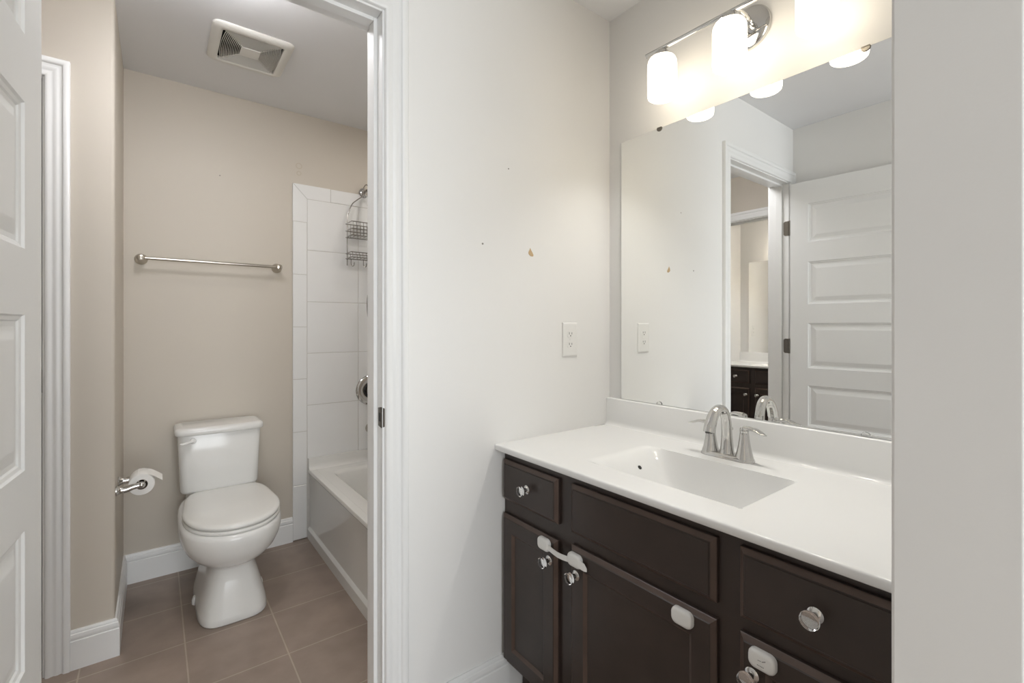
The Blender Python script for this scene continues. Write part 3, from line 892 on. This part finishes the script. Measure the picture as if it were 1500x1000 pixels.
def light_bar(V, ss, label, shade_mat, open_mat, watts):
    zt, zb_, dd, r = 2.108, 1.972, .119, .0465
    sm = ss[1]
    root = thing('vanity_light', V(sm, 0, 2.13), label, 'vanity light')
    bm = B(); lathe(bm, [(.066, 0), (.066, .006), (.062, .013), (.050, .019), (.03, .022), (0, .022)], V(sm, 0, 2.13), 'x', 40, V.sg); link('backplate', bm, M['chrome'], root, smooth=1)
    bm = B()
    tube(bm, [V(ss[0]-.062, dd, zt+.030), V(ss[2]+.062, dd, zt+.022)], .0072, 14, smooth=False)
    link('bar', bm, M['chrome'], root, smooth=1)
    for ds in (-.022, .022):
        bm = B()
        tube(bm, [V(sm+ds*.8, .015, 2.125), V(sm+ds, .06, 2.135), V(sm+ds, dd, zt+.030)], .005, 10); 
        lathe(bm, [(.009, 0), (.009, .012), (.006, .016)], V(sm+ds*.8, .020, 2.125), 'x', 16, V.sg)
        link('arm', bm, M['chrome'], root, smooth=1)
    for s in ss:
        c = V(s, dd, 0)
        bm = B()
        lathe(bm, [(.010, zt+.026), (.020, zt+.016), (.022, zt+.001)], c, seg=24); link('socket_cap', bm, M['chrome'], root, smooth=1)
        bm = B()
        prof = [(.012, zt), (.030, zt-.001), (.040, zt-.006), (.0445, zt-.014), (r, zt-.026), (r, zb_+.012), (r-.002, zb_+.003), (r-.006, zb_), (r-.010, zb_+.002), (r-.010, zb_+.012)]
        lathe(bm, prof, c, seg=40, caps=(True, False))
        sh = link('shade', bm, shade_mat, root, smooth=1, angle=60)
        tag(sh, 'lit white glass cylinder shade')
        sd = bpy.data.lights.new('bulb_light', 'SPOT'); sd.energy = watts; sd.color = (1, .985, .95)
        sd.spot_size = math.radians(124); sd.spot_blend = 1.0; sd.shadow_soft_size = .008
        so = bpy.data.objects.new('bulb_light', sd); COL.objects.link(so); so.parent = sh
        so.location = c + Vector((0, 0, zb_+.010)) - WLOC[sh.name]
        bm = B(); lathe(bm, [(.0, zb_+.02), (.018, zb_+.022), (.027, zb_+.04), (.024, zb_+.07), (.014, zb_+.1), (.013, zb_+.12)], c, seg=24); link('bulb', bm, open_mat, sh, smooth=1)
    return root

V1, V2 = Side(XM, YP, -1), Side(XR2, YR2, 1)
vanity(V1, 1.075, 'dark espresso wood vanity cabinet with clear knobs below the near white counter')
countertop(V1, 1.078, 'white one-piece sink counter with backsplash on the near dark vanity')
wall_mirror(V1, .0635, .985, .9395, 1.933, 'large frameless wall mirror above the near sink counter')
light_bar(V1, (.327, .555, .781), 'three-lamp chrome light bar with lit glass shades above the near mirror', M['shade'], M['shade_open'], BULB_W)
vanity(Side(XR2, YR2-.085, 1), 1.075, 'second dark vanity cabinet seen only reflected through the doorway in the mirror', False)
countertop(V2, 1.078, 'second white sink counter reflected through the doorway in the mirror')
wall_mirror(V2, .0935, .985, .9395, 1.925, 'second wall mirror reflected through the doorway above the far counter')
light_bar(V2, (.50, .73, .955), 'second lit light bar in the far room beyond the toilet room', M['shade2'], M['shade2'], BULB_W2)

# mirror clips
for y, z, up, lab in ((1.018, 1.933, 1, 'chrome mirror clip on the top edge of the mirror near the left lamp'), (.403, 1.933, 1, 'chrome mirror clip on the top edge of the mirror at its right end'),
                      (1.018, .9395, -1, 'small mirror clip on the bottom edge of the mirror left of the faucet'), (.403, .9395, -1, 'small mirror clip on the bottom edge of the mirror at its right end')):
    bm = B()
    pr = [(-.011, 0), (-.010, .006), (-.006, .010), (0, .0115), (.006, .010), (.010, .006), (.011, 0)]
    sgn = -up
    r0 = [(XM-.006, y+a, z+sgn*b) for a, b in pr]; r1 = [(XM-.009, y+a*.95, z+sgn*b*.95) for a, b in pr]
    loft(bm, [r0, r1])
    if up > 0: box(bm, (XM-.009, y-.009, z+.0006), (XM-.0004, y+.009, z+.003))
    o = link('mirror_clip', bm, M['clear'] if up < 0 else M['dark_nickel'], None, bevel=.0006)
    tag(o, lab, 'mirror clip', 'clips holding the near mirror')

# ------------------------------------------------------------------ faucet
FY, FX = .7145, 1.343
fa = thing('sink_faucet', (FX, FY, .834), 'polished chrome two-handle faucet with arched spout behind the sink', 'faucet')
bm = B()
def stadium(hl, hw, z, n=12):
    r = []
    for k in range(2*n+2):
        if k <= n: a = -PI/2 + PI*k/n; r.append((FX + hw*math.sin(a+PI/2-PI/2) if False else FX - hw*math.cos(a+PI/2), FY + (hl-hw) + hw*math.sin(a+PI/2), z))
        else:
            a = PI/2 + PI*(k-n-1)/n; r.append((FX - hw*math.cos(a+PI/2), FY - (hl-hw) + hw*math.sin(a+PI/2), z))
    return r
loft(bm, [stadium(.079, .027, .8343), stadium(.079, .027, .838), stadium(.077, .025, .8425), stadium(.071, .020, .848)])
link('base_plate', bm, M['chrome'], fa, smooth=1, angle=50)
for sg, nm in ((1, 'left'), (-1, 'right')):
    y = FY + sg*.051
    bm = B()
    lathe(bm, [(.026, .838), (.0245, .846), (.0205, .860), (.0165, .880), (.0135, .900), (.0122, .914), (.0118, .9155)], (FX, y, 0), seg=28)
    h = link('handle_base', bm, M['chrome'], fa, smooth=1, angle=60)
    bm = B()
    lathe(bm, [(.0118, .9158), (.0122, .918), (.0122, .926), (.0105, .931), (0, .933)], (FX, y, 0), seg=24)
    tube(bm, [(FX, y, .9265), (FX-.003, y+sg*.018, .930), (FX-.007, y+sg*.036, .929), (FX-.011, y+sg*.054, .923), (FX-.013, y+sg*.066, .920)], [.0105, .0115, .012, .0105, .004], 14, flat=[.85, .5, .38, .3, .4])
    link('lever', bm, M['chrome'], h, smooth=1, angle=60)
bm = B()
tube(bm, [(FX, FY, .840), (FX, FY, .862), (FX-.001, FY, .90), (FX-.006, FY, .945), (FX-.022, FY, .974), (FX-.048, FY, .982), (FX-.075, FY, .967), (FX-.092, FY, .940), (FX-.098, FY, .921)],
     [.0225, .0185, .0150, .0142, .0145, .0150, .0155, .0165, .0165], 22, flat=[1, 1, 1, .95, .85, .8, .85, .9, .95])
spo = link('spout', bm, M['chrome'], fa, smooth=1, angle=60)
bm = B(); lathe(bm, [(.0105, .9195), (.0105, .9215)], (FX-.0985, FY, 0), seg=18); link('aerator', bm, M['grey_plastic'], spo)
bm = B()
tube(bm, [(FX+.020, FY, .84), (FX+.022, FY, .885), (FX+.022, FY, .912)], .0024, 8, smooth=False)
lathe(bm, [(.003, .910), (.0065, .914), (.0065, .918), (.003, .922), (0, .9225)], (FX+.022, FY, 0), seg=16)
link('lift_rod', bm, M['chrome'], fa, smooth=1)

# ------------------------------------------------------------------ outlet covers
def outlet(fn, s, z, label):
    """fn(s, z, t) -> world"""
    root = thing('wall_outlet', fn(s, z-.06, 0), label, 'outlet')
    bm = B()
    hw, hh = .0375, .0625
    rings = []
    for ins, t in ((0, 0), (0, .002), (.0015, .0042), (.006, .0055)):
        rings.append([fn(s+a*(hw-ins), z+b*(hh-ins), t) for a, b in ((-1,-1),(1,-1),(1,1),(-1,1))])
    loft(bm, rings); pl = link('cover_plate', bm, M['plastic'], root)
    for dz in (.0195, -.0195):
        bm = B()
        o = []
        for k in range(24):
            a = 2*PI*k/24
            o.append((.0165*math.cos(a), max(-.0125, min(.0125, .0165*math.sin(a)))))
        loft(bm, [[fn(s+a, z+dz+b, .0050) for a, b in o], [fn(s+a, z+dz+b, .0066) for a, b in o]], (False, True))
        rc = link('receptacle', bm, M['plastic'], root)
        bm = B()
        for a0, h in ((-.0065, .0045), (.0065, .0038)):
            r = [fn(s+a0+a*.0011, z+dz+.003+b*h, .0066) for a, b in ((-1,-1),(1,-1),(1,1),(-1,1))]
            loft(bm, [r, [fn(s+a0+a*.0011, z+dz+.003+b*h, .0069) for a, b in ((-1,-1),(1,-1),(1,1),(-1,1))]])
        r = [(.0024*math.cos(2*PI*k/12), .0024*math.sin(2*PI*k/12)) for k in range(12)]
        loft(bm, [[fn(s+a, z+dz-.006+b, .0066) for a, b in r], [fn(s+a, z+dz-.006+b, .0069) for a, b in r]])
        link('slots', bm, M['black'], rc)
    bm = B(); r = [(.0025*math.cos(2*PI*k/12), .0025*math.sin(2*PI*k/12)) for k in range(12)]
    loft(bm, [[fn(s+a, z+b, .005) for a, b in r], [fn(s+a, z+b, .0064) for a, b in r]]); link('screw', bm, M['plastic'], root)
outlet(lambda s, z, t: (s, YP-t, z), 1.225, 1.172, 'white duplex outlet on the white wall left of the near mirror')
outlet(lambda s, z, t: (s, YR2-t, z), XR2+.30, 1.172, 'pale outlet in the far room reflected through the doorway')

# ------------------------------------------------------------------ child locks on the vanity
dF = .5238 + .0185
def pad(name, s, z, root=None, w=.050, h=.036, label=None, cat=None, m='plastic'):
    bm = B()
    rings = []
    for ins, d in ((0, 0), (0, .006), (.0012, .0095), (.004, .0115), (.008, .012)):
        o = rrect(-w/2+ins, w/2-ins, -h/2+ins, h/2-ins, 0, .0125-ins*.6, 5)
        rings.append([V1(s+a, dF+.0004+d, z+b) for a, b, _ in o])
    loft(bm, rings)
    return link(name, bm, M[m], root, smooth=1, angle=50)
sl = thing('cabinet_strap_lock', V1(.29, dF, .57), 'white child lock strap joining the left and middle vanity doors', 'child lock')
pad('latch_pad', .226, .587, sl); pad('latch_pad', .352, .589, sl)
bm = B()
pts = [(.240, .008), (.262, .0105), (.275, .0115), (.29, .011), (.305, .0085), (.318, .0075), (.335, .008), (.36, .008), (.376, .0095), (.388, .006), (.394, .0025)]
zs_ = [.586, .5855, .584, .582, .581, .582, .585, .588, .588, .584, .578]
hh_ = [.0075, .0075, .0075, .0075, .0075, .0075, .0075, .0075, .011, .010, .004]
rings = []
for (s, d), zc, hh in zip(pts, zs_, hh_):
    rings.append([V1(s, dF+d, zc-hh), V1(s, dF+d, zc+hh), V1(s, dF+d+.0016, zc+hh), V1(s, dF+d+.0016, zc-hh)])
loft(bm, rings); tag(link('strap', bm, M['plastic'], sl, smooth=1, angle=50), 'flexible white strap')
p3 = pad('lock_pad', .676, .595); tag(p3, 'plain white lock pad at the right top of the middle vanity door', 'child lock', 'single child lock pads')
p4 = thing('lock_pad', V1(.843, dF, .578), 'white lock pad with grey marks on the right vanity door above a clear knob', 'child lock', 'single child lock pads')
pad('pad', .843, .596, p4)
bm = B()
q = dF + .0128
tube(bm, [V1(.846, q, .5985), V1(.852, q, .602)], .0007, 6, smooth=False)
tube(bm, [V1(.838, q, .598), V1(.844, q, .5985)], .0005, 6, smooth=False)
for k in range(5): tube(bm, [V1(.837+.0026*k, q, .589), V1(.8385+.0026*k, q, .589)], .0007, 5, smooth=False)
link('mark', bm, M['grey_plastic'], p4)
